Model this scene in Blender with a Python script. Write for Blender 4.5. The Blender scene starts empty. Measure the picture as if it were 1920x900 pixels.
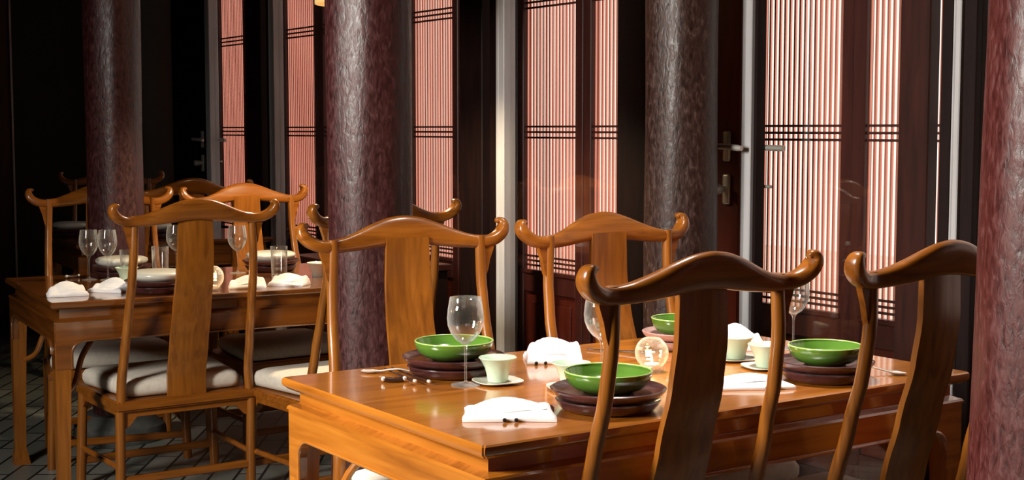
import bpy, bmesh, math, random
from mathutils import Vector, Matrix
random.seed(7)
SC = bpy.context.scene
COL = SC.collection
PI = math.pi

# ------------------------------------------------------------------ camera
cd = bpy.data.cameras.new('camera'); cam = bpy.data.objects.new('camera', cd); COL.objects.link(cam)
cam.location = (0, 0, 1.36)
cam.rotation_euler = (PI/2 - math.atan(207/2600), 0, 0)
cd.sensor_width = 36; cd.lens = 36*2600/1920; cd.clip_end = 100
SC.camera = cam
# ------------------------------------------------------------------ world, light, exposure
W = bpy.data.worlds.new('sky'); SC.world = W; W.use_nodes = True
bg = W.node_tree.nodes['Background']
bg.inputs[0].default_value = (1.0, 0.89, 0.78, 1); bg.inputs[1].default_value = 1.5
def area(name, loc, aim, size, power, color, sy=None):
    l = bpy.data.lights.new(name, 'AREA'); l.energy = power; l.size = size; l.color = color
    if sy: l.shape = 'RECTANGLE'; l.size_y = sy
    o = bpy.data.objects.new(name, l); COL.objects.link(o); o.location = loc
    o.rotation_euler = (Vector(aim) - Vector(loc)).to_track_quat('-Z', 'Y').to_euler()
    return o
key = area('front_left_light', (-2.6, 1.75, 2.0), (0.0, 3.35, 0.8), 0.7, 96, (1.0, 0.93, 0.84), 1.2)  # unseen source at front left, free inside the room; no window is built
key.data.spread = math.radians(116)
sun = bpy.data.lights.new('sun', 'SUN'); sun.energy = 3.6; sun.color = (1, .93, .84); sun.angle = math.radians(3)
so = bpy.data.objects.new('sun', sun); COL.objects.link(so)
_d = Vector((-.568, .823, 0)).normalized(); _n = Vector((_d.y, -_d.x, 0))      # along the lattice wall / outwards
so.rotation_euler = (_d*.87 - _n*.42 - Vector((0, 0, .5))).to_track_quat('-Z', 'Y').to_euler()
dn = area('table_fill_light', (0.45, 3.5, 2.7), (0.42, 3.42, 0.7), 0.25, 12, (1.0, 0.93, 0.85))  # added overhead to brighten the front table, without a lamp body
dn.data.spread = math.radians(62)
SC.view_settings.view_transform = 'Standard'; SC.view_settings.look = 'None'
SC.view_settings.exposure = 0.0; SC.view_settings.gamma = 1.0; SC.view_settings.use_curve_mapping = False
SC.cycles.use_denoising = True
SC.cycles.max_bounces = 10; SC.cycles.transparent_max_bounces = 24
SC.cycles.caustics_reflective = False; SC.cycles.caustics_refractive = False
SC.cycles.sample_clamp_indirect = 4.0

# ------------------------------------------------------------------ materials
def mat(name, color, rough=.5, metal=0, coat=0, spec=.5, emit=None, es=0, sub=0):
    m = bpy.data.materials.new(name); m.use_nodes = True
    b = m.node_tree.nodes['Principled BSDF']
    b.inputs['Base Color'].default_value = (*color, 1); b.inputs['Roughness'].default_value = rough
    b.inputs['Metallic'].default_value = metal; b.inputs['Coat Weight'].default_value = coat
    b.inputs['Coat Roughness'].default_value = .12; b.inputs['Specular IOR Level'].default_value = spec
    if emit: b.inputs['Emission Color'].default_value = (*emit, 1); b.inputs['Emission Strength'].default_value = es
    return m
def noise_mat(name, stops, scale=(1, 1, 1), nscale=5, detail=6, rough=.5, coat=0, bump=0, bdist=.002, spec=.5, distort=0, wave=False, kind='noise', rr=None, bscale=None):
    m = mat(name, stops[0][1], rough, coat=coat, spec=spec); nt = m.node_tree; N = nt.nodes; L = nt.links
    b = N['Principled BSDF']
    tc = N.new('ShaderNodeTexCoord'); mp = N.new('ShaderNodeMapping'); mp.inputs['Scale'].default_value = scale
    L.new(tc.outputs['Object'], mp.inputs[0])
    oi = N.new('ShaderNodeObjectInfo'); va = N.new('ShaderNodeVectorMath'); va.operation = 'SCALE'
    cmb = N.new('ShaderNodeCombineXYZ'); L.new(oi.outputs['Random'], cmb.inputs[0]); L.new(oi.outputs['Random'], cmb.inputs[1])
    L.new(cmb.outputs[0], va.inputs[0]); va.inputs['Scale'].default_value = 7; L.new(va.outputs[0], mp.inputs['Location'])
    if kind == 'noise':
        t = N.new('ShaderNodeTexNoise'); t.inputs['Detail'].default_value = detail; t.inputs['Distortion'].default_value = distort
        out = t.outputs[0]
    else:
        t = N.new('ShaderNodeTexVoronoi'); out = t.outputs['Distance']
    t.inputs['Scale'].default_value = nscale; L.new(mp.outputs[0], t.inputs['Vector'])
    r = N.new('ShaderNodeValToRGB'); L.new(out, r.inputs[0]); L.new(r.outputs[0], b.inputs['Base Color'])
    e = r.color_ramp.elements
    while len(e) < len(stops): e.new(.5)
    for k, (p, c) in enumerate(stops): e[k].position = p; e[k].color = (*c, 1)
    src = out
    if bscale:
        t2 = N.new('ShaderNodeTexNoise'); t2.inputs['Scale'].default_value = bscale; t2.inputs['Detail'].default_value = 5
        L.new(mp.outputs[0], t2.inputs['Vector']); src = t2.outputs[0]
    if bump:
        bp = N.new('ShaderNodeBump'); bp.inputs['Strength'].default_value = bump; bp.inputs['Distance'].default_value = bdist
        L.new(src, bp.inputs['Height']); L.new(bp.outputs[0], b.inputs['Normal'])
        if coat: L.new(bp.outputs[0], b.inputs['Coat Normal'])
    if rr:
        mr = N.new('ShaderNodeMapRange'); L.new(src, mr.inputs[0]); mr.inputs[1].default_value = .3; mr.inputs[2].default_value = .7
        mr.inputs[3].default_value = rr[0]; mr.inputs[4].default_value = rr[1]; L.new(mr.outputs[0], b.inputs['Roughness'])
    return m
wst = [(.25, (.26, .075, .006)), (.5, (.42, .135, .012)), (.75, (.52, .185, .020))]
M = {}
M['wood_x'] = noise_mat('honey_elm_along', wst, (1.2, 16, 16), 3.0, 7, .3, .8, .04, distort=.25)
M['wood_z'] = noise_mat('honey_elm_upright', wst, (16, 16, 1.2), 3.0, 7, .3, .35, .08, distort=.6)
M['wood_y'] = noise_mat('honey_elm_across', wst, (16, 1.2, 16), 3.0, 7, .3, .8, .04, distort=.25)
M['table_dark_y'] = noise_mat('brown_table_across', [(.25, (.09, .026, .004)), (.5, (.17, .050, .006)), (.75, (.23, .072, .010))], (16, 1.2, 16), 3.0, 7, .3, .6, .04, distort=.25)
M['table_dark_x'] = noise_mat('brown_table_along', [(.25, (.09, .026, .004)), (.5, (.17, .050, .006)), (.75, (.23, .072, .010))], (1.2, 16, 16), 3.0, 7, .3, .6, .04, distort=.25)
for _k in ('wood_x', 'wood_y', 'table_dark_x', 'table_dark_y'):
    _b = M[_k].node_tree.nodes['Principled BSDF']; _b.inputs['Coat Weight'].default_value = 1; _b.inputs['Coat IOR'].default_value = 1.75; _b.inputs['Coat Roughness'].default_value = .09
M['chair_z'] = noise_mat('chair_elm_upright', [(.25, (.16, .046, .004)), (.5, (.27, .086, .007)), (.75, (.36, .120, .012))], (18, 18, 1.3), 3.0, 7, .34, .3, .06, distort=.6)
M['chair_x'] = noise_mat('chair_elm_along', [(.25, (.16, .044, .004)), (.5, (.27, .082, .007)), (.75, (.36, .115, .012))], (1.3, 18, 18), 3.0, 7, .3, .35, .06, distort=.6)
M['darkwood'] = noise_mat('dark_stained_wood', [(.3, (.022, .006, .004)), (.7, (.05, .012, .008))], (10, 10, 1), 4, 5, .42, .05, .05, spec=.3)
M['blackwood'] = noise_mat('black_stained_wood', [(.3, (.008, .004, .004)), (.7, (.016, .006, .005))], (10, 10, 1), 4, 5, .55, spec=.15)
M['redwood'] = noise_mat('red_lacquered_wood', [(.3, (.085, .012, .007)), (.7, (.15, .022, .012))], (8, 8, 1), 4, 5, .42, .05, spec=.3)
M['stile'] = noise_mat('brown_red_stile', [(.3, (.06, .012, .010)), (.7, (.095, .022, .016))], (10, 10, 1), 4, 5, .42)
M['slat'] = noise_mat('red_slat_wood', [(.3, (.60, .175, .125)), (.7, (.70, .26, .19))], (30, 30, 1.2), 3, 4, .45)
M['latbar'] = noise_mat('lattice_bar', [(.3, (.06, .014, .012)), (.7, (.10, .024, .018))], (4, 4, 4), 4, 4, .5)
def column_mat(name, a, b, c):
    m = noise_mat(name, [(.32, a), (.55, b), (.74, c)], (22, 22, 9), 4, 10, .42, .08, .75, .003, distort=.5, rr=(.34, .62))
    return m
M['column'] = column_mat('old_maroon_lacquer', (.022, .005, .005), (.050, .010, .010), (.085, .026, .026))
M['column_red'] = column_mat('worn_crimson_lacquer', (.045, .006, .005), (.10, .014, .013), (.16, .06, .055))
M['column_brown'] = column_mat('worn_brown_lacquer', (.022, .008, .006), (.05, .020, .015), (.12, .07, .055))
M['white_paint'] = noise_mat('white_painted_edge', [(.3, (.50, .50, .52)), (.7, (.62, .62, .64))], (6, 6, .6), 4, 4, .35)
M['steel'] = mat('brushed_steel', (.72, .69, .64), .38, .55)
M['olive'] = noise_mat('dark_olive_plaster', [(.3, (.010, .010, .005)), (.7, (.020, .018, .009))], (1, 1, 1), 3, 5, .7)
M['plaster'] = noise_mat('dark_brown_plaster', [(.3, (.02, .014, .011)), (.7, (.03, .021, .016))], (1, 1, 1), 3, 5, .8)
M['cushion'] = noise_mat('cream_linen', [(.3, (.68, .63, .53)), (.7, (.78, .73, .64))], (1, 1, 1), 60, 3, .85, 0, .15, .001)
M['napkin'] = noise_mat('white_cotton', [(.3, (.80, .79, .80)), (.7, (.88, .87, .88))], (1, 1, 1), 40, 3, .9, 0, .1, .001)
M['celadon'] = noise_mat('pale_celadon', [(.3, (.44, .58, .42)), (.7, (.55, .67, .52))], (1, 1, 1), 12, 3, .22, .5)
M['green'] = noise_mat('green_glaze', [(.3, (.060, .155, .016)), (.6, (.095, .205, .028)), (.8, (.14, .26, .045))], (1, 1, 1), 9, 4, .18, .7)
M['greenrim'] = mat('pale_green_rim_glaze', (.38, .55, .16), .2, coat=.6)
M['lacquer'] = noise_mat('dark_lacquered_plate', [(.3, (.035, .012, .012)), (.7, (.085, .028, .028))], (1, 1, 6), 14, 5, .25, .5, .1)
M['lacquer_pale'] = noise_mat('pinkish_brown_plate', [(.3, (.30, .16, .14)), (.7, (.45, .27, .24))], (1, 1, 6), 14, 5, .35, .2)
M['whiteware'] = noise_mat('warm_white_porcelain', [(.3, (.62, .62, .54)), (.7, (.72, .71, .64))], (1, 1, 1), 8, 3, .3, .3)
M['saucer'] = noise_mat('cream_saucer', [(.3, (.62, .62, .50)), (.7, (.72, .71, .60))], (1, 1, 1), 8, 3, .3, .3)
M['dark_metal'] = mat('dark_metal', (.03, .02, .02), .3, .6)
M['chopstick'] = mat('ebony_chopstick', (.03, .012, .008), .3, coat=.3)
M['flame'] = mat('candle_flame', (1, .6, .2), .5, emit=(1, .62, .25), es=14)
M['wax'] = mat('candle_wax', (.85, .75, .62), .5, emit=(1, .6, .3), es=.35)
M['shade'] = mat('paper_lamp_shade', (.8, .55, .22), .7, emit=(1, .60, .20), es=.55)
M['stone'] = noise_mat('pale_courtyard_stone', [(.3, (.55, .50, .45)), (.7, (.65, .60, .55))], (1, 1, 1), 3, 5, .8)
def glass_mat(name, tint, base, rough=.02, edge=.6, edge_highlight=0):
    m = bpy.data.materials.new(name); m.use_nodes = True; nt = m.node_tree; N = nt.nodes; L = nt.links
    N.remove(N['Principled BSDF']); out = N['Material Output']
    t = N.new('ShaderNodeBsdfTransparent'); t.inputs[0].default_value = (*tint, 1)
    g = N.new('ShaderNodeBsdfGlossy'); g.inputs['Roughness'].default_value = rough
    lw = N.new('ShaderNodeLayerWeight'); lw.inputs[0].default_value = .35
    mr = N.new('ShaderNodeMapRange'); mr.inputs[3].default_value = base; mr.inputs[4].default_value = edge
    L.new(lw.outputs['Facing'], mr.inputs[0])
    mx = N.new('ShaderNodeMixShader'); L.new(mr.outputs[0], mx.inputs[0]); L.new(t.outputs[0], mx.inputs[1]); L.new(g.outputs[0], mx.inputs[2])
    if edge_highlight:      # pale diffuse edges put in as bright highlights on the sides of glasses
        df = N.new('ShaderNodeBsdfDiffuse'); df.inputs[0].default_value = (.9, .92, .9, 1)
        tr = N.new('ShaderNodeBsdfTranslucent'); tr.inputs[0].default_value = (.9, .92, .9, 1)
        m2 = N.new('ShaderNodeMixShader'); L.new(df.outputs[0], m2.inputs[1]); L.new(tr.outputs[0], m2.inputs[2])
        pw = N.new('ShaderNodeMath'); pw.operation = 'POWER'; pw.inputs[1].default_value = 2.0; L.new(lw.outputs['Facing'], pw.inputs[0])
        ml = N.new('ShaderNodeMath'); ml.operation = 'MULTIPLY_ADD'; ml.inputs[1].default_value = edge_highlight; ml.inputs[2].default_value = .02; L.new(pw.outputs[0], ml.inputs[0])
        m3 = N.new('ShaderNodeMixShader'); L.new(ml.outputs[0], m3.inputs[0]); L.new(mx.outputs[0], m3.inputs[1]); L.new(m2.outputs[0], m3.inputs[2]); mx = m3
    L.new(mx.outputs[0], out.inputs[0]); return m
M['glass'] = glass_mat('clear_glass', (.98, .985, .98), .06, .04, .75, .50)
M['pane'] = glass_mat('window_pane', (.96, .97, .96), .02, .01, .30)
def floor_mat():
    m = mat('slate_brick_floor', (.05, .05, .045), .38); nt = m.node_tree; N = nt.nodes; L = nt.links; b = N['Principled BSDF']
    tc = N.new('ShaderNodeTexCoord'); mp = N.new('ShaderNodeMapping'); mp.inputs['Rotation'].default_value = (0, 0, math.radians(34))
    L.new(tc.outputs['Object'], mp.inputs[0])
    br = N.new('ShaderNodeTexBrick'); L.new(mp.outputs[0], br.inputs['Vector'])
    br.inputs['Scale'].default_value = 1; br.inputs['Brick Width'].default_value = .30; br.inputs['Row Height'].default_value = .10
    br.inputs['Mortar Size'].default_value = .006; br.inputs['Color1'].default_value = (.17, .18, .155, 1)
    br.inputs['Color2'].default_value = (.28, .28, .25, 1); br.inputs['Mortar'].default_value = (.02, .02, .018, 1)
    L.new(br.outputs['Color'], b.inputs['Base Color'])
    bp = N.new('ShaderNodeBump'); bp.inputs['Strength'].default_value = .5; bp.inputs['Distance'].default_value = .004; bp.invert = True
    L.new(br.outputs['Fac'], bp.inputs['Height']); L.new(bp.outputs[0], b.inputs['Normal'])
    return m
M['floor'] = floor_mat()

# ------------------------------------------------------------------ mesh helpers
def NB(): return bmesh.new()
def bx(bm, x0, x1, y0, y1, z0, z1, bev=0, mtx=None, seg=1):
    r = bmesh.ops.create_cube(bm, size=1); vs = r['verts']
    for v in vs:
        v.co = Vector(((x0+x1)/2 + v.co.x*(x1-x0), (y0+y1)/2 + v.co.y*(y1-y0), (z0+z1)/2 + v.co.z*(z1-z0)))
    if mtx:
        for v in vs: v.co = mtx @ v.co
    if bev:
        es = list({e for v in vs for e in v.link_edges})
        bmesh.ops.bevel(bm, geom=es, offset=bev, segments=seg, profile=.5, affect='EDGES')
def tube(bm, pts, rad, seg=14, up=Vector((0, 1, 0)), cap=True, pw=1.0):
    # pts: list of points; rad: (ra, rb) per point: ra along 'up' frame, rb along other
    pts = [Vector(p) for p in pts]; rings = []
    n = len(pts)
    for i, p in enumerate(pts):
        t = (pts[min(i+1, n-1)] - pts[max(i-1, 0)]).normalized()
        u = (up - t*up.dot(t))
        if u.length < 1e-5: u = t.orthogonal()
        u.normalize(); w = t.cross(u)
        rt = rad[i] if isinstance(rad[i], (tuple, list)) else (rad[i], rad[i])
        ra, rb = rt[0], rt[1]
        if len(rt) > 2 and rt[2]: q = Matrix.Rotation(rt[2], 3, t); u = q @ u; w = q @ w
        S = lambda v: math.copysign(abs(v)**pw, v)
        rings.append([bm.verts.new(p + u*ra*S(math.cos(a)) + w*rb*S(math.sin(a))) for a in [2*PI*k/seg for k in range(seg)]])
    for a, b in zip(rings, rings[1:]):
        for k in range(seg): bm.faces.new((a[k], a[(k+1) % seg], b[(k+1) % seg], b[k]))
    if cap: bm.faces.new(rings[0][::-1]); bm.faces.new(rings[-1])
def spline(pts, n=6):
    P = [Vector(p) for p in pts]; P = [2*P[0]-P[1]] + P + [2*P[-1]-P[-2]]; out = []
    for i in range(1, len(P)-2):
        for k in range(n):
            t = k/n; a, b, c, d = P[i-1:i+3]
            out.append(.5*((2*b) + (c-a)*t + (2*a-5*b+4*c-d)*t*t + (3*b-a-3*c+d)*t**3))
    out.append(P[-2]); return out
def lathe(bm, prof, seg=40, c=(0, 0, 0), closed=False):
    rings = []
    for r, z in prof:
        if r < 1e-5: rings.append([bm.verts.new((c[0], c[1], c[2]+z))])
        else: rings.append([bm.verts.new((c[0]+r*math.cos(2*PI*k/seg), c[1]+r*math.sin(2*PI*k/seg), c[2]+z)) for k in range(seg)])
    if closed: rings.append(rings[0])
    for a, b in zip(rings, rings[1:]):
        for k in range(seg):
            j = (k+1) % seg
            if len(a) == 1 and len(b) == 1: continue
            if len(a) == 1: bm.faces.new((a[0], b[k], b[j]))
            elif len(b) == 1: bm.faces.new((a[k], b[0], a[j]))
            else: bm.faces.new((a[k], b[k], b[j], a[j]))
def prism(bm, poly, y0, y1, mtx=None):
    # poly: (x,z) outline, extruded along y
    a = [bm.verts.new((x, y0, z)) for x, z in poly]; b = [bm.verts.new((x, y1, z)) for x, z in poly]
    n = len(poly)
    bm.faces.new(a); bm.faces.new(b[::-1])
    for k in range(n): bm.faces.new((a[k], b[k], b[(k+1) % n], a[(k+1) % n]))
    if mtx:
        for v in a+b: v.co = mtx @ v.co
def rect_sweep(bm, x0, x1, y0, y1, prof, cap=True):
    rings = []
    for ins, z in prof:
        rings.append([bm.verts.new(p) for p in ((x0+ins, y0+ins, z), (x1-ins, y0+ins, z), (x1-ins, y1-ins, z), (x0+ins, y1-ins, z))])
    for a, b in zip(rings, rings[1:]):
        for k in range(4): bm.faces.new((a[k], a[(k+1) % 4], b[(k+1) % 4], b[k]))
    if cap: bm.faces.new(rings[0]); bm.faces.new(rings[-1][::-1])
def obj(name, bm, m, parent=None, angle=35, loc=None):
    bmesh.ops.recalc_face_normals(bm, faces=bm.faces[:])
    me = bpy.data.meshes.new(name); bm.to_mesh(me); bm.free()
    me.materials.append(m)
    for p in me.polygons: p.use_smooth = True
    me.set_sharp_from_angle(angle=math.radians(angle))
    o = bpy.data.objects.new(name, me); COL.objects.link(o)
    if parent: o.parent = parent
    if loc: o.location = loc
    return o
def tag(o, label=None, cat=None, group=None, kind=None):
    if label: o['label'] = label
    if cat: o['category'] = cat
    if group: o['group'] = group
    if kind: o['kind'] = kind
    return o
def thing(name, label, cat, loc=(0, 0, 0), rz=0, group=None):
    o = bpy.data.objects.new(name, None); COL.objects.link(o); o.location = loc; o.rotation_euler = (0, 0, rz)
    o.empty_display_size = .05
    return tag(o, label, cat, group)
def dup(root, loc, rz, label, group=None, name=None):
    r = root.copy(); COL.objects.link(r); r.location = loc; r.rotation_euler = (0, 0, rz)
    r['label'] = label
    if group: r['group'] = group
    if name: r.name = name
    for ch in list(root.children):
        c = ch.copy(); COL.objects.link(c); c.parent = r
        for g in list(ch.children):
            d = g.copy(); COL.objects.link(d); d.parent = c
    return r
def struct(o, label=None): o['kind'] = 'structure'; return o
def sroot(name, loc=(0, 0, 0), rz=0):
    o = bpy.data.objects.new(name, None); COL.objects.link(o); o.location = loc; o.rotation_euler = (0, 0, rz); o['kind'] = 'structure'; return o

# ------------------------------------------------------------------ wall frame of reference
WO = Vector((1.32, 4.83, 0)); WD = Vector((-.568, .823, 0)).normalized(); WN = Vector((WD.y, -WD.x, 0))   # WN points outdoors
WR = math.atan2(WD.y, WD.x)
# local frame of wall objects: +X along WD (recession), +Y = towards the room, origin on the lattice plane
def wp(s, off=0, z=0): return WO + WD*s - WN*off + Vector((0, 0, z))
CEIL = 3.0
# ------------------------------------------------------------------ room shell
S0, S1 = -7.0, 6.15          # extents along the wall direction
DEPTH = 8.0
def wbox(name, s0, s1, o0, o1, z0, z1, m, bev=0, parent=None):
    bm = NB(); bx(bm, s0, s1, o0, o1, z0, z1, bev)
    o = obj(name, bm, m, parent)
    if parent is None: o.location = WO; o.rotation_euler = (0, 0, WR)
    return o
struct(wbox('floor', S0-.1, S1+.1, -.35, DEPTH, -.1, 0, M['floor']))
struct(wbox('ceiling', S0-.1, S1+.1, -.35, DEPTH, CEIL, CEIL+.1, M['blackwood']))
struct(wbox('wall_back', S1, S1+.12, -.35, DEPTH, 0, CEIL, M['olive']))
struct(wbox('wall_front', S0-.12, S0, -.35, DEPTH, 0, CEIL, M['plaster']))
struct(wbox('wall_left', S0-.1, S1+.1, DEPTH, DEPTH+.12, 0, CEIL, M['plaster']))
struct(wbox('wall_right', S0, -2.42, -.10, .02, 0, CEIL, M['darkwood']))
struct(wbox('trim_1', S0, S1, -.10, .03, 0, .10, M['darkwood']))          # timber sill under the doors
struct(wbox('trim_2', S0, S1, -.10, .03, 2.84, CEIL, M['darkwood']))      # head beam
struct(wbox('trim_3', S1-.055, S1-.001, 1.36, 1.62, .1, CEIL, M['darkwood']))
pl = struct(wbox('trim_4', S1-.070, S1-.056, 1.352, 1.364, .1, 2.9, M['white_paint']))
g = wbox('courtyard_paving', S0-3, S1+5, -9, -.351, -.22, -.12, M['stone']); struct(g); g.name = 'trim_5'

# ------------------------------------------------------------------ lattice leaves (outer layer)
def lattice_meshes():
    w = .52; st = .055; d = .045
    fr = NB()
    bx(fr, 0, st, -d, 0, .10, 2.84, .004); bx(fr, w-st, w, -d, 0, .10, 2.84, .004)
    for z0, z1 in ((.10, .19), (.585, .69), (2.74, 2.84)): bx(fr, st, w-st, -d+.002, -.002, z0, z1, .003)
    lt = NB(); n = 16; x0 = st; x1 = w-st; pitch = (x1-x0)/n
    for k in range(n+1):
        x = x0 + pitch*k
        bx(lt, x-.004, x+.004, -.033, -.024, .69, 2.74)
    br = NB()
    for z in (.712, .734, .756, 1.322, 1.348, 1.374, 1.935, 1.961, 1.987, 2.56, 2.586, 2.612):
        bx(br, x0, x1, -.024, -.016, z-.0045, z+.0045)
    pn = NB(); bx(pn, st-.005, w-st+.005, -.032, -.020, .185, .59)
    bx(pn, st+.045, w-st-.045, -.021, -.012, .235, .54, .006)
    sl = NB(); bx(sl, st-.012, w-st+.012, -.012, .008, .672, .692, .004)
    return fr, lt, br, pn, sl
fr, lt, br, pn, sl = lattice_meshes()
leaf = sroot('door_1')
obj('frame', fr, M['stile'], leaf); obj('slat_lattice', lt, M['slat'], leaf); obj('lattice_bars', br, M['latbar'], leaf)
obj('lower_panel', pn, M['redwood'], leaf); obj('sill_lip', sl, M['stile'], leaf)
starts = [-2.41, -1.885, -1.36, -.835, -.31, .19] + [1.24+.525*k for k in range(9)]
starts[4] = -.34; starts[5] = .18
nd = 1
for k, s in enumerate(starts):
    if k == 0: r = leaf; r.location = wp(s); r.rotation_euler = (0, 0, WR)
    else:
        r = leaf.copy(); COL.objects.link(r); r.location = wp(s); r.rotation_euler = (0, 0, WR); nd += 1; r.name = 'door_%d' % nd
        for ch in list(leaf.children): c = ch.copy(); COL.objects.link(c); c.parent = r
# timber infill between bays and at the ends
struct(wbox('trim_6', .705, 1.235, -.09, .0, .1, 2.84, M['blackwood']))
struct(wbox('trim_7', 5.965, S1, -.09, .0, .1, 2.84, M['blackwood']))

# ------------------------------------------------------------------ inner glazed doors (0.3 m inside the lattice)
def gdoor(n, parts, pane=None):
    r = sroot('door_%d' % n, WO, WR)
    for kind, a, b in parts:
        a, b = min(a, b), max(a, b)
        bm = NB(); y0, y1 = (.275, .325) if kind != 'white' else (.272, .336)
        if kind == 'white':
            bx(bm, a, a+(b-a)*.62, y0, y1, .06, 2.9, .003); bx(bm, a+(b-a)*.70, b, y0+.004, y1-.004, .06, 2.9, .003)
        else: bx(bm, a, b, y0, y1, .06, 2.9, .004)
        o = obj({'white': 'edge_strip', 'red': 'stile', 'black': 'stile', 'brown': 'stile', 'rail': 'rail'}[kind], bm,
                {'white': M['white_paint'], 'red': M['redwood'], 'black': M['blackwood'], 'brown': M['darkwood']}[kind], r)
        if kind == 'white': o['label'] = 'white painted door edge'
    if pane:
        bm = NB(); bx(bm, pane[0], pane[1], .297, .303, .15, 2.85); obj('glass_pane', bm, M['pane'], r)
        bm = NB(); bx(bm, pane[0], pane[1], .28, .32, .06, .15, .004); obj('rail', bm, M['darkwood'], r)
    return r
nd += 1; dr = gdoor(nd, [('red', .605, .418), ('white', .402, .350), ('black', .349, .335)], (-.294, .335)); right_door = dr
nd += 1; gdoor(nd, [('brown', -.296, -.414), ('black', -.455, -.500), ('white', -.503, -.535), ('black', -.536, -.586)], (-1.3, -.586))
nd += 1; gdoor(nd, [('black', .86, 1.117)], (1.117, 1.90))
nd += 1; gdoor(nd, [('white', 1.902, 1.972), ('black', 1.973, 2.035), ('black', 2.096, 2.287)], (2.287, 3.30))
nd += 1; gdoor(nd, [('black', 3.32, 3.50)], None)
nd += 1; gdoor(nd, [('white', 4.295, 4.375), ('black', 4.376, 4.42), ('black', 4.496, 4.713)], (3.50, 4.295))
nd += 1; ld = gdoor(nd, [('white', 5.265, 5.345), ('black', 5.346, 5.95)], (4.713, 5.265))
struct(wbox('trim_8', S0+3, S1, .27, .33, 0, .06, M['darkwood']))
struct(wbox('trim_9', S0+3, S1, .27, .33, 2.90, CEIL, M['darkwood']))
def door_hardware(parent, s, z):
    bm = NB(); bx(bm, s-.018, s+.018, .326, .336, z-.055, z+.055, .008, seg=3); h = obj('lever_handle', bm, M['steel'], parent)
    bm = NB(); tube(bm, [(s, .333, z), (s, .375, z)], [.011, .010], 12, Vector((0, 0, 1)))
    tube(bm, spline([(s+.045, .385, z+.002), (s, .383, z), (s-.06, .380, z-.002), (s-.125, .378, z-.006)], 4), [.006]+[.011]*11+[.009], 12, Vector((0, 0, 1)))
    obj('lever', bm, M['steel'], h)
    bm = NB(); tube(bm, [(s-.11, .27, z-.004), (s-.215, .262, z-.006)], [.010, .011], 12, Vector((0, 0, 1)))
    obj('outer_lever', bm, M['steel'], h)
    z2 = z-.155
    bm = NB(); bx(bm, s-.018, s+.018, .326, .336, z2-.055, z2+.055, .008, seg=3); l = obj('lock', bm, M['steel'], parent)
    bm = NB(); tube(bm, [(s+.005, .334, z2), (s+.008, .365, z2), (s+.010, .385, z2)], [.010, .020, .018], 14, Vector((0, 0, 1)))
    obj('lock_knob', bm, M['steel'], l)
    bm = NB(); tube(bm, [(s-.11, .27, z2+.012), (s-.16, .265, z2+.012)], [.005, .006], 8, Vector((0, 0, 1))); obj('outer_knob', bm, M['steel'], l)
door_hardware(right_door, .475, 1.300)
door_hardware(ld, 5.41, 1.297)

# ------------------------------------------------------------------ columns
def column(name, label, x, y, r, m, r_top=None, seedv=0):
    t = thing(name, label, 'column', (x, y, 0))
    rnd = random.Random(seedv); bm = NB(); seg = 48; rings = []
    n = 40
    ph = [rnd.random()*6 for _ in range(6)]
    for i in range(n+1):
        z = .12 + (CEIL-.12)*i/n; rr = (r_top or r) + (r-(r_top or r))*(1-i/n)**1.6
        ring = []
        for k in range(seg):
            a = 2*PI*k/seg
            d = .0022*math.sin(3*a+z*2.1+ph[0]) + .0016*math.sin(7*a-z*3.3+ph[1]) + .0012*math.sin(2*a+z*6+ph[2])
            ring.append(bm.verts.new(((rr+d)*math.cos(a), (rr+d)*math.sin(a), z)))
        rings.append(ring)
    for a, b in zip(rings, rings[1:]):
        for k in range(seg): bm.faces.new((a[k], a[(k+1) % seg], b[(k+1) % seg], b[k]))
    bm.faces.new(rings[0][::-1]); bm.faces.new(rings[-1])
    obj('shaft', bm, m, t)
    bm = NB(); lathe(bm, [(0, 0), (r+.07, 0), (r+.085, .03), (r+.08, .07), (r+.045, .105), (r+.03, .12), (0, .12)], 40)
    obj('stone_base', bm, M['stone_dark'], t)
    return t
M['stone_dark'] = noise_mat('column_base_stone', [(.3, (.07, .07, .065)), (.7, (.12, .12, .11))], (1, 1, 1), 20, 5, .7)
column('timber_column', 'thick maroon lacquered column in the middle, standing behind the honey wood chair with a green bowl before it', -.435, 4.25, .127, M['column'], .131, 1)
column('timber_column', 'reddish crackled column filling the right edge of the picture', .975, 2.45, .168, M['column_red'], .118, 2)
column('timber_column', 'dark maroon column at the far left in front of the olive wall', -1.73, 6.05, .118, M['column'], .121, 3)
column('timber_column', 'brown worn column beside the door with the steel lever handle', .60, 4.93, .128, M['column_brown'], .128, 4)

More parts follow.
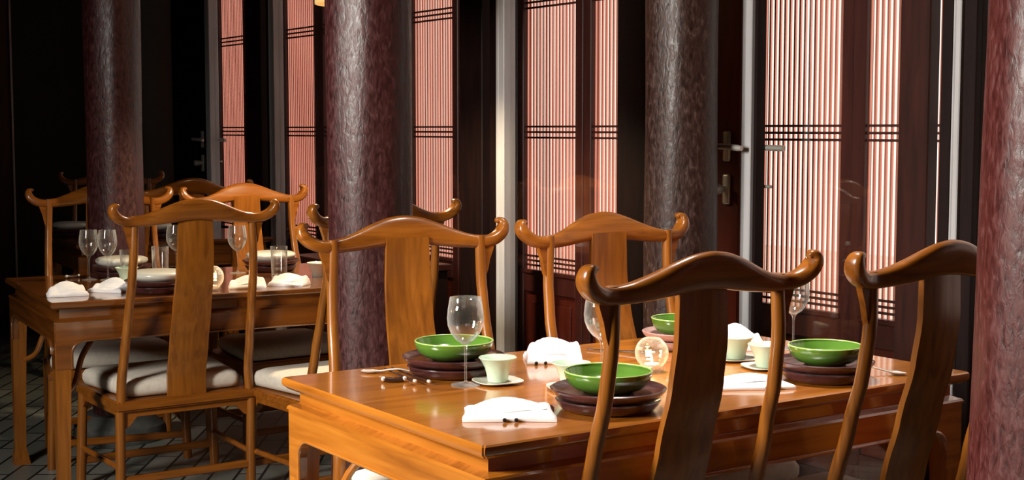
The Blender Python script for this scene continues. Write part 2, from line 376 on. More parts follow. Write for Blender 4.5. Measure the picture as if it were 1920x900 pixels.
# ------------------------------------------------------------------ tables
def end_grain(o, m):
    # end faces of the slab and moulding carry grain running across the table
    o.data.materials.append(m)
    for p in o.data.polygons:
        if abs(p.normal.x) > .5 and abs(p.normal.x) > abs(p.normal.y): p.material_index = 1
def build_table(label, x, y, rz, L, Wd, wx, wz, wy, zt=.76):
    t = thing('dining_table', label, 'table', (x, y, 0), rz)
    bm = NB()
    rect_sweep(bm, 0, L, 0, Wd, [(.004, zt), (.0008, zt-.003), (0, zt-.009), (0, zt-.016), (.003, zt-.021), (.008, zt-.024), (.012, zt-.028)])
    bmesh.ops.bevel(bm, geom=[e for e in bm.edges if abs(e.verts[0].co.z-e.verts[1].co.z) > .001], offset=.004, segments=2, affect='EDGES')
    end_grain(obj('tabletop', bm, wx, t, 30), wy)
    bm = NB(); rect_sweep(bm, 0, L, 0, Wd, [(.034, zt-.028), (.034, zt-.060), (.026, zt-.064), (.014, zt-.068), (.010, zt-.073), (.010, zt-.078), (.05, zt-.078)], True)
    end_grain(obj('waist_moulding', bm, wx, t, 30), wy)
    zb = zt-.140; za = zt-.076; ins = .012; th = .022; lg = .058
    def apron(parent, length, m):
        a = ins+.004; b = length-ins-.004; n = 8; poly = [(a, za), (a, zb-.10)]
        poly += [(a+lg-.004, zb-.10)]
        for k in range(n+1):
            an = PI - PI/2*k/n; poly.append((a+lg-.004+.05+.05*math.cos(an), zb-.05+.05*math.sin(an)))
        for k in range(n+1):
            an = PI/2 - PI/2*k/n; poly.append((b-lg+.004-.05+.05*math.cos(an), zb-.05+.05*math.sin(an)))
        poly += [(b-lg+.004, zb-.10), (b, zb-.10), (b, za)]
        bm = NB(); prism(bm, poly, 0, th)
        path = [(px, -.001, pz) for px, pz in poly[2:-3]]
        tube(bm, path, [.0045]*len(path), 8)
        return bm
    for (rot, org, ln, mm) in ((0, (0, ins, 0), L, wx), (PI/2, (L-ins, 0, 0), Wd, wx), (PI, (L, Wd-ins, 0), L, wx), (-PI/2, (ins, Wd, 0), Wd, wx)):
        o = obj('apron', apron(t, ln, mm), mm, t, 30); o.location = org; o.rotation_euler = (0, 0, rot)
    for cx, cy, sx, sy in ((ins, ins, 1, 1), (L-ins, ins, -1, 1), (L-ins, Wd-ins, -1, -1), (ins, Wd-ins, 1, -1)):
        bm = NB(); k = .0015
        def P(u, v, z): return (cx+sx*u, cy+sy*v, z)
        secs = [(k, lg, zb-.005), (k, lg-.004, zb-.12), (k, lg-.012, .20), (k, lg-.014, .07), (-.004, lg-.006, .03), (-.006, lg, .0)]
        rings = [[bm.verts.new(P(*q)) for q in ((a, a, z), (b, a, z), (b, b, z), (a, b, z))] for a, b, z in secs]
        for r1, r2 in zip(rings, rings[1:]):
            for q in range(4): bm.faces.new((r1[q], r1[(q+1) % 4], r2[(q+1) % 4], r2[q]))
        bm.faces.new(rings[0]); bm.faces.new(rings[-1])
        obj('leg', bm, wz, t, 30)
        bm = NB(); q = .05
        pts = spline([(cx+sx*q, cy+sy*q, .43), (cx+sx*(q+.035), cy+sy*(q+.035), .46), (cx+sx*(q+.07), cy+sy*(q+.07), .55), (cx+sx*(q+.16), cy+sy*(q+.16), .64), (cx+sx*(q+.24), cy+sy*(q+.24), .70)], 5)
        tube(bm, pts, [.0105]*len(pts), 10)
        obj('curved_brace', bm, wz, t)
    return t
T1P = (-.055, 2.593, .599, 1.447, .90)
T2P = (-1.60, 4.777, .51, 1.46, .938)
T3P = (-2.28, 7.23, .51, 1.08, .80)
build_table('honey coloured dining table in front, bare glossy left end, set with green bowls', *T1P, M['wood_x'], M['wood_z'], M['wood_y'])
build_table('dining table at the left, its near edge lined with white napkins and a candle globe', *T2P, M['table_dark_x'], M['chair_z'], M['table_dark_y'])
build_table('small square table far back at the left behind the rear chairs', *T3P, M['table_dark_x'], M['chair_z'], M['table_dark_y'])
def tl(T, a, p, z=.7605):
    x, y, r = T[:3]; return (x+math.cos(r)*a-math.sin(r)*p, y+math.sin(r)*a+math.cos(r)*p, z)

# ------------------------------------------------------------------ chairs (front = +Y, origin on the floor between the rear posts)
def rake(z):
    K = [(.0, .012), (.36, 0), (.46, .004), (.58, -.026), (.72, -.062), (.84, -.093), (.94, -.106), (1.04, -.104), (1.2, -.11)]
    for (a, p), (b, q) in zip(K, K[1:]):
        if a <= z <= b:
            t = (z-a)/(b-a); t = t*t*(3-2*t)*.5+t*.5; return p+(q-p)*t
    return 0
def make_chair():
    t = thing('dining_chair', 'x', 'chair')
    pb, pt, zs = .243, .218, .395
    def px(z): return pb+(pt-pb)*max(0, min(1, (z-zs)/.63))
    # seat frame: trapezoid ring of four rails
    bm = NB(); fw = .275; fd = .44; w = .045
    out = [(-pb-.022, -.022), (pb+.022, -.022), (fw, fd), (-fw, fd)]
    inn = [(-pb+.04, .045), (pb-.04, .045), (fw-.06, fd-.055), (-fw+.06, fd-.055)]
    for k in range(4):
        j = (k+1) % 4
        vs = [out[k], out[j], inn[j], inn[k]]
        lo = [bm.verts.new((x, y, zs-.038)) for x, y in vs]; hi = [bm.verts.new((x, y, zs)) for x, y in vs]
        bm.faces.new(lo[::-1]); bm.faces.new(hi)
        for q in range(4): bm.faces.new((lo[q], lo[(q+1) % 4], hi[(q+1) % 4], hi[q]))
    bmesh.ops.bevel(bm, geom=[e for e in bm.edges if abs(e.verts[0].co.z-e.verts[1].co.z) < 1e-4 and all(any(abs(v.co.x-o[0])+abs(v.co.y-o[1]) < 1e-4 for o in out) for v in e.verts)], offset=.008, segments=3, affect='EDGES')
    obj('seat_frame', bm, M['chair_x'], t)
    # cushion
    bm = NB(); n = 14; zc0 = zs+.001; prof = [(-.03, 0), (-.006, .006), (0, .022), (0, .042), (-.008, .057), (-.03, .067), (-.10, .072)]
    def ring(ins, z):
        x0, x1, ya, yb, rr = pb-.02+ins, fw-.012+ins, .022-ins, fd-.012+ins, .035; R = []
        for (cx, cy, a0) in ((x0-rr, ya+rr, -PI/2), (x1-rr, yb-rr, 0), (-(x1-rr), yb-rr, PI/2), (-(x0-rr), ya+rr, PI)):
            for k in range(7):
                a = a0+PI/2*k/6; R.append(bm.verts.new((cx+rr*math.cos(a), cy+rr*math.sin(a), z)))
        return R
    rs = [ring(i, zc0+z) for i, z in prof]
    for a, b in zip(rs, rs[1:]):
        for k in range(len(a)): bm.faces.new((a[k], a[(k+1) % len(a)], b[(k+1) % len(a)], b[k]))
    bm.faces.new(rs[0][::-1]); bm.faces.new(rs[-1])
    obj('seat_cushion', bm, M['cushion'], t, 60)
    for s in (-1, 1):
        # rear leg below the seat
        bm = NB(); zz = [0, .1, .2, .3, .36]
        tube(bm, [(s*(pb+.006), rake(z), z) for z in zz], [.0175, .018, .018, .0175, .0175], 16); obj('leg', bm, M['chair_z'], t)
        bm = NB(); zz = [.36+(.70)*k/20 for k in range(21)]
        tube(bm, [(s*px(z), rake(z), z) for z in zz], [.0175-.003*k/20 for k in range(21)], 16); obj('back_post', bm, M['chair_z'], t)
        bm = NB(); tube(bm, [(s*(fw-.018+.012*(1-z/.36)), fd-.022+.01*(1-z/.36), z) for z in (0, .12, .24, .37)], [.018, .0185, .018, .0175], 16); obj('leg', bm, M['chair_z'], t)
        # side stretcher and spandrel under the crest
        bm = NB(); tube(bm, [(s*(pb+.004), .01, .15), (s*(fw-.012), fd-.02, .15)], [.011, .011], 10, Vector((0, 0, 1))); obj('stretcher', bm, M['chair_x'], t)
        bm = NB(); prism(bm, [(s*.229, 1.045), (s*.262, 1.045), (s*.256, 1.02), (s*.246, .992), (s*.240, .962), (s*.232, .940), (s*.229, .95)], rake(1.0)-.008, rake(1.0)+.008); obj('bracket', bm, M['chair_x'], t)
        bm = NB(); prism(bm, [(s*.02-.0, .0), (s*.0, .0)] if False else [(0, zs-.036), (0, zs-.085), (.012, zs-.08), (.03, zs-.056), (.36, zs-.056), (.38, zs-.08), (.395, zs-.085), (.395, zs-.036)], -.006, .006,
            Matrix.Translation((s*(pb+.002), .012, 0)) @ Matrix.Rotation(math.atan2(fd-.04, s*(fw-pb-.02)), 4, 'Z')); obj('side_apron', bm, M['chair_x'], t)
    for yy, zz, hw in ((.008, .105, pb+.004), (fd-.014, .10, fw-.012)):
        bm = NB(); bx(bm, -hw, hw, yy-.010, yy+.010, zz-.014, zz+.014, .004); obj('stretcher', bm, M['chair_x'], t)
    for yy, hw in ((.004, pb-.01), (fd-.022, fw-.03)):
        bm = NB(); prism(bm, [(-hw, zs-.036), (-hw, zs-.10), (-hw+.015, zs-.095), (-hw+.045, zs-.060), (hw-.045, zs-.060), (hw-.015, zs-.095), (hw, zs-.10), (hw, zs-.036)], yy-.006, yy+.006); obj('apron', bm, M['chair_x'], t)
    # splat
    bm = NB(); K = 24; rows = []
    for k in range(K+1):
        z = zs-.004+(1.064-zs)*k/K; f = k/K; hw = .072-.010*f + .0035*math.sin(f*PI); yb = rake(z)-.012*f
        cur = .006
        row = []
        for (xx, yy) in ((-hw, -.0075), (-hw*.5, -.0075-cur*.6), (0, -.0075-cur), (hw*.5, -.0075-cur*.6), (hw, -.0075), (hw, .0075), (hw*.5, .0075-cur*.6), (0, .0075-cur), (-hw*.5, .0075-cur*.6), (-hw, .0075)):
            row.append(bm.verts.new((xx, yb+yy+cur*.5, z)))
        rows.append(row)
    for a, b in zip(rows, rows[1:]):
        for k in range(10): bm.faces.new((a[k], a[(k+1) % 10], b[(k+1) % 10], b[k]))
    bm.faces.new(rows[0][::-1]); bm.faces.new(rows[-1])
    obj('splat', bm, M['chair_z'], t, 40)
    # crest rail: x, y, z, half height, half depth
    C = [(0, -.134, 1.0805, .0405, .0165, .32), (.045, -.133, 1.0765, .0385, .0165, .32), (.09, -.129, 1.066, .0335, .0165, .3), (.135, -.122, 1.0545, .0265, .0165, .25), (.18, -.114, 1.0455, .0205, .0165, .15),
         (.222, -.109, 1.0415, .018, .017, 0), (.252, -.111, 1.0435, .0175, .0185, 0), (.276, -.117, 1.053, .0175, .021, 0), (.293, -.123, 1.068, .017, .0225, 0), (.299, -.128, 1.083, .0155, .021, 0), (.296, -.131, 1.095, .013, .018, 0), (.286, -.132, 1.099, .0085, .012, 0), (.280, -.131, 1.095, .005, .007, 0)]
    full = [(-f[0],)+f[1:] for f in C[:0:-1]] + C
    pts = spline([f[:3] for f in full], 4)
    rad = []
    rr = [(f[4], f[3], f[5]) for f in full]
    for i in range(len(rr)-1):
        for k in range(4): u = k/4; rad.append(tuple(rr[i][q]*(1-u)+rr[i+1][q]*u for q in range(3)))
    rad.append(rr[-1])
    bm = NB(); tube(bm, pts, rad, 24, pw=.68)
    obj('crest_rail', bm, M['chair_x'], t, 60)
    return t
ch0 = make_chair(); used = [False]
def chair(x, y, deg, label, group):
    if not used[0]:
        used[0] = True; ch0.location = (x, y, 0); ch0.rotation_euler = (0, 0, math.radians(deg)); tag(ch0, label, 'chair', group); return ch0
    return dup(ch0, (x, y, 0), math.radians(deg), label, group)
G1 = 'chairs around the front table'; G2 = 'chairs around the left table'; G3 = 'chairs around the far table'
chair(.318, 2.857, 33.6, 'nearest chair, seen from behind, dark splat, at the near side of the front table', G1)
chair(.881, 3.142, 35.5, 'chair seen from behind at the right, half covered by the crackled red column', G1)
chair(-.245, 3.758, 180+24.8, 'honey wood chair facing the camera behind the single wine glass and green bowl', G1)
chair(.345, 3.95, 180+34.3, 'chair facing the camera in the middle with a pale shining crest rail', G1)
chair(-1.188, 5.01, 33.7, 'chair seen from behind with its cream seat in view, near side of the left table', G2)
chair(-.52, 5.0, 37.4, 'chair seen from behind, mostly hidden by the middle column', G2)
chair(-1.761, 5.975, 180+22.4, 'leftmost chair, facing the camera behind the left table', G2)
chair(-1.135, 6.18, 180+36, 'chair facing the camera behind the left table, right of the candle globe', G2)
chair(-1.66, 7.05, 28, 'dark chair far back seen from behind, only its arched crest rail showing', G3)
chair(-2.39, 8.33, 180+22, 'furthest chair, crest ends showing on both sides of the dark left column', G3)

# ------------------------------------------------------------------ tableware builders
def stack(T, a, p, dish, rz=0, size=1.0, bowl='green', plate='lacquer', labs=()):
    """stand with two stacked plates (one thing) and a bowl (another)"""
    x, y, z = tl(T, a, p)
    t = thing('serving_plate', labs[0], 'plate', (x, y, z), rz, 'stacked plates under the bowls')
    s = size
    bm = NB(); lathe(bm, [(0, 0), (.088*s, 0), (.098*s, .004), (.104*s, .012), (.110*s, .022), (.108*s, .025), (.09*s, .023), (0, .020)], 48); obj('base_plate', bm, M[plate], t)
    bm = NB(); lathe(bm, [(0, .0235), (.095*s, .0255), (.108*s, .030), (.119*s, .041), (.121*s, .046), (.117*s, .048), (.106*s, .041), (.09*s, .037), (0, .036)], 48); obj('top_plate', bm, M[plate], t)
    zb = z+.0375
    b = thing(dish, labs[1], 'bowl', (x, y, zb), rz, 'green glazed bowls' if bowl == 'green' else 'white bowls')
    if bowl == 'green':
        bm = NB(); lathe(bm, [(0, 0), (.050*s, 0), (.053*s, .003), (.070*s, .008), (.084*s, .020), (.090*s, .034), (.0915*s, .043), (.0905*s, .0455), (.088*s, .043), (.083*s, .027), (.070*s, .015), (.045*s, .009), (0, .008)], 56)
        obj('bowl', bm, M['green'], b, 60)
        bm = NB(); R = .0900*s; lathe(bm, [(R+.0022*math.cos(q), .0452+.0018*math.sin(q)) for q in [2*PI*k/8 for k in range(8)]], 56, closed=True)
        o = obj('rim', bm, M['greenrim'], b, 80); o['label'] = 'paler glazed rim'
    else:
        bm = NB(); lathe(bm, [(0, 0), (.055*s, 0), (.075*s, .006), (.097*s, .016), (.105*s, .027), (.103*s, .036), (.09*s, .042), (.06*s, .045), (0, .046)], 56)
        obj('bowl', bm, M['whiteware'], b, 60)
    return t
def wine_glass(T, a, p, label, h=.208, r=.0435, grp='wine glasses'):
    x, y, z = tl(T, a, p); k = h/.208; q = r/.0435
    t = thing('wine_glass', label, 'glass', (x, y, z), 0, grp)
    bm = NB(); lathe(bm, [(0, .0965*k), (.010*q, .099*k), (.022*q, .107*k), (.034*q, .122*k), (.0415*q, .140*k), (.0435*q, .158*k), (.0415*q, .180*k), (.0365*q, .208*k), (.0355*q, .208*k), (.0405*q, .180*k), (.0424*q, .158*k), (.0404*q, .141*k), (.033*q, .1235*k), (.021*q, .109*k), (.009*q, .101*k), (0, .0995*k)], 40)
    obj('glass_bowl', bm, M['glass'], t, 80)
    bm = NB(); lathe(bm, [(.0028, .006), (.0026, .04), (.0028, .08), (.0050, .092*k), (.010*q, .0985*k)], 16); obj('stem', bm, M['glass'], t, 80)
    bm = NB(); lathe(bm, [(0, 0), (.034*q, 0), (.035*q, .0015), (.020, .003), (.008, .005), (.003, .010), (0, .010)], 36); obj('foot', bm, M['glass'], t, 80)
    return t
def tumbler(T, a, p, label):
    x, y, z = tl(T, a, p); bm = NB()
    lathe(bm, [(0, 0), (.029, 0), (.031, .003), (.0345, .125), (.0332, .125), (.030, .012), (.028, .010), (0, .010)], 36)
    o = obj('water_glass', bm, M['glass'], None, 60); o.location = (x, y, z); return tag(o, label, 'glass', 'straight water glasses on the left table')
def cup(T, a, p, label, slabel, rz=0, saucer=True, m='celadon'):
    x, y, z = tl(T, a, p)
    if saucer:
        bm = NB(); n = 48; rings = []
        for sc, zz in ((.30, 0), (.50, .0005), (1.0, .0055), (1.0, .0075), (.55, .0035), (.30, .003)):
            R = []
            for k in range(n):
                an = 2*PI*k/n; rr = .056/(abs(math.cos(an))**3.2+abs(math.sin(an))**3.2)**(1/3.2)
                R.append(bm.verts.new((rr*sc*math.cos(an), rr*sc*math.sin(an), zz)))
            rings.append(R)
        for q, w in zip(rings, rings[1:]):
            for k in range(n): bm.faces.new((q[k], q[(k+1) % n], w[(k+1) % n], w[k]))
        bm.faces.new(rings[0][::-1]); bm.faces.new(rings[-1])
        s = obj('saucer', bm, M['saucer'], None, 50); s.location = (x, y, z); s.rotation_euler = (0, 0, rz); tag(s, slabel, 'saucer', 'cream saucers under the cups'); z += .0042
    t = thing('tea_cup', label, 'cup', (x, y, z), rz, 'pale green cups')
    bm = NB(); lathe(bm, [(0, .002), (.020, .002), (.021, 0), (.024, 0), (.0245, .004), (.0265, .016), (.031, .033), (.040, .050), (.0455, .0565), (.0445, .0580), (.038, .0515), (.028, .035), (.023, .018), (.018, .009), (0, .008)], 44)
    obj('cup_body', bm, M[m], t, 70)
    return t
def candle(T, a, p, label, r=.042):
    x, y, z = tl(T, a, p); t = thing('candle_globe', label, 'candle holder', (x, y, z), .3, 'glass candle globes'); bm = NB()
    prof = [(.018, 0), (.024, .002)]
    for k in range(1, 11):
        an = -PI/2+.55 + (PI-1.05)*k/10; prof.append((r*math.cos(an), .006+r+r*math.sin(an)))
    pr = prof + [(q-.0025, w) for q, w in prof[::-1]]
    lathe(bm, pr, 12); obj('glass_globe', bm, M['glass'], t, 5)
    for k in range(3):
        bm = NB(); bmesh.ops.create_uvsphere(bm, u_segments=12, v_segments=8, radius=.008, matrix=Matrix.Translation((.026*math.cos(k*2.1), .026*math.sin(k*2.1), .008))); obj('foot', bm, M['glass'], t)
    bm = NB(); lathe(bm, [(0, .008), (.019, .008), (.0195, .020), (.018, .0215), (0, .0205)], 24); c = obj('tea_light', bm, M['wax'], t)
    bm = NB(); lathe(bm, [(0, .022), (.0028, .027), (.0035, .031), (.0018, .039), (0, .044)], 12); obj('flame', bm, M['flame'], c)
    l = bpy.data.lights.new('candle_light', 'POINT'); l.energy = .35; l.color = (1, .62, .3); l.shadow_soft_size = .01
    o = bpy.data.objects.new('candle_light', l); COL.objects.link(o); o.location = (0, 0, .05); o.parent = t
    return t
def napkin(T, a, p, rz, w, d, label, seedv, tips=False, rum=.010):
    x, y, z = tl(T, a, p, .7602); t = thing('folded_napkin', label, 'napkin', (x, y, z), T[2]+rz, 'white cloth napkins')
    rnd = random.Random(seedv); bm = NB(); nx, ny = 30, 20
    ph = [rnd.random()*6.28 for _ in range(8)]
    def H(u, v):
        e = min(1, min(u+1, 1-u, v+1, 1-v)*6)
        r = math.sin(u*2.3+v*1.2+ph[0])*.5+math.sin(u*4.7-v*2.9+ph[1])*.3+math.sin(v*5.3+u*1.9+ph[2])*.25
        ridge = max(0, 1-abs(v*.9-u*.35-.25)*2.2)
        return .006 + e**.5*(.004 + rum*(.35+.4*r) + rum*1.2*ridge)
    top = []; bot = []
    for j in range(ny+1):
        rt = []; rb = []
        for i in range(nx+1):
            u = -1+2*i/nx; v = -1+2*j/ny
            X = u*w/2*(1+.03*math.sin(v*3+ph[3])); Y = v*d/2*(1+.05*math.sin(u*2.6+ph[4]))
            rt.append(bm.verts.new((X, Y, max(.005, H(u, v))))); rb.append(bm.verts.new((X, Y, .0004)))
        top.append(rt); bot.append(rb)
    for j in range(ny):
        for i in range(nx):
            bm.faces.new((top[j][i], top[j][i+1], top[j+1][i+1], top[j+1][i])); bm.faces.new((bot[j][i], bot[j+1][i], bot[j+1][i+1], bot[j][i+1]))
    for i in range(nx):
        bm.faces.new((bot[0][i], bot[0][i+1], top[0][i+1], top[0][i])); bm.faces.new((top[ny][i], top[ny][i+1], bot[ny][i+1], bot[ny][i]))
    for j in range(ny):
        bm.faces.new((top[j][0], top[j+1][0], bot[j+1][0], bot[j][0])); bm.faces.new((bot[j][nx], bot[j+1][nx], top[j+1][nx], top[j][nx]))
    obj('cloth', bm, M['napkin'], t, 60)
    # an upper fold laid over the lower one
    bm = NB(); n = 16; A = []; B = []
    for j in range(n+1):
        ra = []; rb = []
        for i in range(n+1):
            u = -1+2*i/n; v = -1+2*j/n
            X = u*w*.40*(1-.18*v*v)+w*.02; Y = v*d*.34*(1-.22*u-.25*u*u)+d*.08
            zz = .0030 + H(u*.7, v*.6)*(1-.25*u*u) + rum*.9*math.cos(v*1.5)*math.cos(u*1.45)
            ra.append(bm.verts.new((X, Y, zz))); rb.append(bm.verts.new((X*.98, Y*.98, max(.004, zz-.006))))
        A.append(ra); B.append(rb)
    for j in range(n):
        for i in range(n):
            bm.faces.new((A[j][i], A[j][i+1], A[j+1][i+1], A[j+1][i])); bm.faces.new((B[j][i], B[j+1][i], B[j+1][i+1], B[j][i+1]))
    for i in range(n):
        bm.faces.new((B[0][i], B[0][i+1], A[0][i+1], A[0][i])); bm.faces.new((A[n][i], A[n][i+1], B[n][i+1], B[n][i]))
        bm.faces.new((A[i][0], A[i+1][0], B[i+1][0], B[i][0])); bm.faces.new((B[i][n], B[i+1][n], A[i+1][n], A[i][n]))
    obj('upper_fold', bm, M['napkin'], t, 60)
    if tips:
        for k in (0, 1):
            bm = NB(); lathe(bm, [(0, -.006), (.003, -.005), (.0048, 0), (.003, .005), (0, .007)], 10)
            for v in bm.verts: v.co = Vector((v.co.x+tips[0]+k*.024, -d/2-.004+v.co.z, .005+v.co.y))
            o = obj('cord_bead', bm, M['dark_metal'], t); o['label'] = 'small dark bead'
    return t
def chopstick(p, q, label, r=.0035):
    p = Vector(p); q = Vector(q); t = thing('chopstick', label, 'chopstick', p, math.atan2(q.y-p.y, q.x-p.x), 'ebony chopsticks'); L = (q-p).length
    bm = NB(); tube(bm, [(0, 0, r), (L*.5, 0, r+.002), (L-.012, 0, r+.006)], [r*.6, r*.85, r], 10, Vector((0, 0, 1))); obj('stick', bm, M['chopstick'], t)
    bm = NB(); tube(bm, [(L-.012, 0, r+.006), (L-.003, 0, r+.0062), (L, 0, r+.0062)], [r*1.15, r*1.25, r*.7], 12, Vector((0, 0, 1))); o = obj('end_cap', bm, M['steel'], t); o['label'] = 'silver end cap'
    return t
def rest(T, a, p, rz, label):
    x, y, z = tl(T, a, p); t = thing('chopstick_rest', label, 'chopstick rest', (x, y, z), T[2]+rz, 'dark chopstick rests')
    bm = NB(); pts = spline([(-.026, 0, .008), (-.016, 0, .0065), (0, 0, .005), (.016, 0, .0065), (.026, 0, .008)], 3); tube(bm, pts, [(.0075, .0065)]*len(pts), 12); obj('rest_bar', bm, M['chopstick'], t)
    for s in (-1, 1):
        bm = NB(); bmesh.ops.create_uvsphere(bm, u_segments=14, v_segments=10, radius=.0062, matrix=Matrix.Translation((s*.025, -.002, .0085))); o = obj('end_knob', bm, M['steel'], t); o['label'] = 'shiny metal knob'
def spoon(T, a, p, rz, label, L=.13, m='steel'):
    x, y, z = tl(T, a, p); t = thing('spoon', label, 'spoon', (x, y, z), T[2]+rz, 'metal spoons')
    bm = NB(); pts = spline([(.02, 0, .005), (.05, 0, .010), (L*.75, 0, .012), (L, 0, .008)], 4); tube(bm, pts, [(.0028, .002)]*len(pts), 10); obj('handle', bm, M[m], t)
    bm = NB(); bmesh.ops.create_uvsphere(bm, u_segments=20, v_segments=12, radius=1)
    for v in bm.verts: v.co = Vector((v.co.x*.024, v.co.y*.014, .0065+(v.co.z*.006 if v.co.z < 0 else -v.co.z*.0035)))
    obj('spoon_bowl', bm, M[m], t, 70)

# ------------------------------------------------------------------ front table setting
stack(T1P, .372, .700, 'green_bowl', 0, 1.06, labs=('dark lacquered plates under the green bowl behind the full view wine glass', 'shallow green bowl behind the wine glass, left end of the front table'))
stack(T1P, .420, .150, 'green_bowl', .4, 1.04, labs=('dark lacquered plates under the nearest green bowl, behind the nearest chair post', 'nearest green bowl, crossed by the post of the nearest chair'))
stack(T1P, 1.105, .700, 'green_bowl', 1, .86, plate='lacquer_pale', labs=('pinkish brown plates under the furthest green bowl', 'furthest green bowl, half hidden by the dark splat of the nearest chair'))
stack(T1P, 1.072, .134, 'green_bowl', 2, .97, labs=('dark lacquered plates under the right hand green bowl', 'green bowl at the right, between the two chairs seen from behind'))
wine_glass(T1P, .314, .556, 'clear wine glass standing in full view on the left part of the front table', grp='wine glasses on the front table')
wine_glass(T1P, .622, .431, 'wine glass showing beside the left post of the nearest chair', grp='wine glasses on the front table')
wine_glass(T1P, 1.341, .501, 'wine glass behind the right tip of the nearest chair crest', .205, .042, grp='wine glasses on the front table')
cup(T1P, .392, .537, 'pale green flared cup beside the full view wine glass', 'cream saucer under the cup beside the wine glass', .45)
cup(T1P, .490, .375, 'pale green cup directly left of the nearest green bowl', 'cream saucer just left of the nearest dark plates', .2)
cup(T1P, 1.089, .460, 'pale green cup right of the dark splat, further of two', 'cream saucer under the further cup right of the splat', .2)
cup(T1P, 1.062, .325, 'pale green cup next to the right post of the nearest chair', 'cream saucer next to the right post of the nearest chair', .3)
napkin(T1P, .200, .205, -.22-T1P[2]*.62, .190, .125, 'white folded napkin with two dark beads at the near left corner of front table', 3, tips=(-.01,), rum=.009)
napkin(T1P, .690, .720, -.55, .15, .13, 'crumpled white napkin behind the cup beside the wine glass', 5, tips=(-.05,), rum=.022)
napkin(T1P, .862, .175, -.42, .18, .12, 'white napkin between the splat and the right post of the nearest chair', 8, tips=(0.02,), rum=.005)
napkin(T1P, 1.236, .600, -.5, .15, .12, 'white napkin behind the pale cups at the back of the front table', 11, rum=.022)
candle(T1P, .79, .445, 'glass candle globe on the front table, behind the nearest green bowl')
chopstick(tl(T1P, .255, .84), tl(T1P, .213, .615), 'left one of two dark silver ended chopsticks near the bare table end')
chopstick(tl(T1P, .278, .845), tl(T1P, .238, .592), 'right one of two dark chopsticks, passing closest to the dark plates')
rest(T1P, .192, .682, -.5, 'dark chopstick rest with two shiny knobs on the bare left end of the front table')
spoon(T1P, .205, .825, -.75, 'small spoon lying at the back left corner of the front table', .10)
spoon(T1P, 1.262, .075, 1.9, 'metal spoon right of the right hand green bowl', .09)
chopstick(tl(T1P, .86, .80), tl(T1P, .95, .62), 'dark chopstick lying left of the furthest green bowl')

# ------------------------------------------------------------------ left table setting
stack(T2P, .43, .765, 'white_bowl', 0, 1.0, 'white', labs=('dark plates under the white bowl behind the two left wine glasses', 'white bowl behind the two left wine glasses'))
stack(T2P, .413, .150, 'white_bowl', 0, 1.0, 'white', labs=('dark plates under the near white bowl of the left table', 'white bowl nearest the camera on the left table, beside the splat of the chair'))
stack(T2P, 1.045, .70, 'white_bowl', 0, 1.0, 'white', labs=('dark plates under the white bowl behind the right water glass', 'white bowl behind the right water glass on the left table'))
wine_glass(T2P, .285, .700, 'left one of the pair of wine glasses on the left table', .20, .038, 'wine glasses on the left table')
wine_glass(T2P, .350, .662, 'right one of the pair of wine glasses on the left table', .20, .038, 'wine glasses on the left table')
wine_glass(T2P, .665, .80, 'wine glass just left of the splat of the chair with cream seat', .20, .040, 'wine glasses on the left table')
wine_glass(T2P, .885, .66, 'wine glass at the right end of the left table', .20, .040, 'wine glasses on the left table')
tumbler(T2P, .408, .560, 'straight water glass between the pair of wine glasses and the chair post')
tumbler(T2P, .56, .66, 'straight water glass left of the splat of the chair with cream seat')
tumbler(T2P, .985, .43, 'straight water glass at the right end of the left table, above a napkin')
for a, p, rz, lb, sd in ((.098, .205, -.1, 'leftmost white napkin on the left table', 21), (.265, .255, -.75, 'white napkin overlapping in front of the pair of wine glasses', 22), (.745, .115, -.3, 'white napkin right of the candle globe on the left table, left one of two', 23), (.915, .125, -.7, 'white napkin at the right end of the left table below the water glass', 24)):
    napkin(T2P, a, p, rz, .14, .10, lb, sd, rum=.016)
candle(T2P, .595, .078, 'glass candle globe glowing amber on the near edge of the left table', .046)
cup(T2P, 1.13, .37, 'white cup at the far right end of the left table', '', 0, False, 'whiteware')
cup(T2P, .385, .50, 'small pale cup behind the near white bowl of the left table', 'cream saucer before the pair of wine glasses on the left table', 0.2)
rest(T2P, .239, .80, .2, 'dark chopstick rest with shiny knobs at the far left of the left table')
# far table
x, y, z = tl(T3P, .2, .55)
stack(T3P, .10, .60, 'white_bowl', 0, 1.0, 'white', labs=('plates at the left corner of the far small table', 'white bowl at the left corner of the far small table'))
stack(T3P, .48, .30, 'white_bowl', 0, 1.0, 'white', labs=('plates in the middle of the far small table', 'white bowl in the middle of the far small table'))

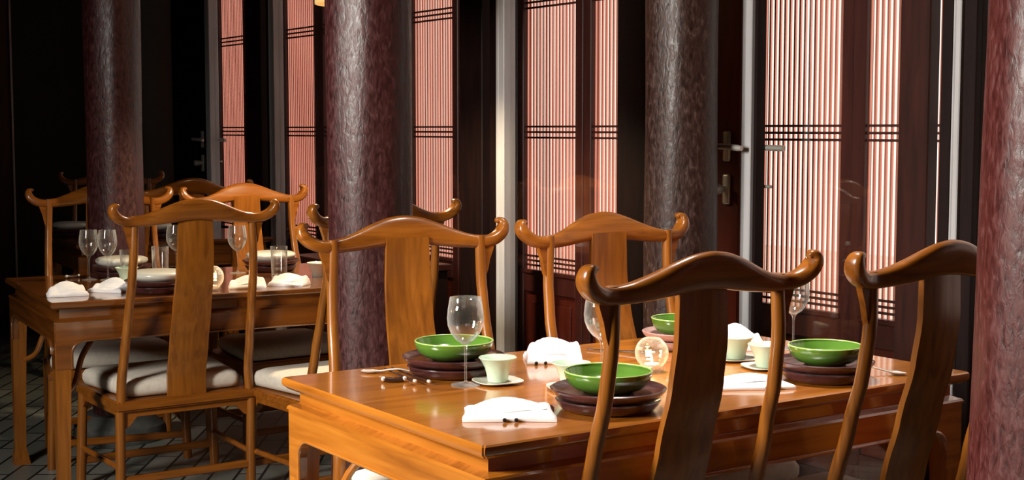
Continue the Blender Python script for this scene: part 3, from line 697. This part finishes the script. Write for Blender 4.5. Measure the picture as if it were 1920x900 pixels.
# ------------------------------------------------------------------ side cabinet against the glazed doors
cab = thing('side_cabinet', 'dark wooden side cabinet with small drawers behind the honey wood chair', 'cabinet', wp(2.72, .38), WR)
bm = NB(); bx(bm, -.45, .45, 0, .40, .70, .73, .004); obj('cabinet_top', bm, M['darkwood'], cab)
bm = NB(); bx(bm, -.43, .43, .01, .37, .10, .70, .004); obj('carcass', bm, M['blackwood'], cab)
for k in range(3):
    x0 = -.425+.285*k
    bm = NB(); bx(bm, x0, x0+.28, .37, .39, .50, .69, .006); d = obj('drawer', bm, M['darkwood'], cab)
    bm = NB(); bmesh.ops.create_uvsphere(bm, u_segments=12, v_segments=8, radius=.014, matrix=Matrix.Translation((x0+.14, .402, .60))); obj('knob', bm, M['steel'], d)
    bm = NB(); bx(bm, x0, x0+.28, .37, .385, .12, .49, .006); d = obj('cabinet_door', bm, M['darkwood'], cab)
for sx in (-.42, .38):
    for sy in (.02, .33):
        bm = NB(); bx(bm, sx, sx+.04, sy, sy+.04, 0, .11, .003); obj('leg', bm, M['blackwood'], cab)

# ------------------------------------------------------------------ pendant lamp over the left table
pdl = thing('pendant_lamp', 'amber paper drum lamp hanging at the top edge beside the middle column', 'lamp', (-.605, 5.62, 0))
bm = NB(); R = .185; lathe(bm, [(R, 1.86), (R, 2.12), (R-.004, 2.12), (R-.004, 1.86)], 48, closed=True); obj('lamp_shade', bm, M['shade'], pdl)
bm = NB(); tube(bm, [(0, 0, 2.1), (0, 0, CEIL)], [.004, .004], 8, Vector((1, 0, 0))); tube(bm, [(-R+.003, 0, 2.112), (R-.003, 0, 2.112)], [.003, .003], 8, Vector((0, 0, 1))); obj('cord', bm, M['blackwood'], pdl)
bm = NB(); bmesh.ops.create_uvsphere(bm, u_segments=16, v_segments=12, radius=.035, matrix=Matrix.Translation((0, 0, 2.04))); obj('bulb', bm, M['wax'], pdl)
l = bpy.data.lights.new('pendant_light', 'SPOT'); l.spot_size = math.radians(140); l.spot_blend = .5; l.energy = 105; l.color = (1, .78, .5); l.shadow_soft_size = .05
o = bpy.data.objects.new('pendant_light', l); COL.objects.link(o); o.location = (0, 0, 1.84); o.parent = pdl
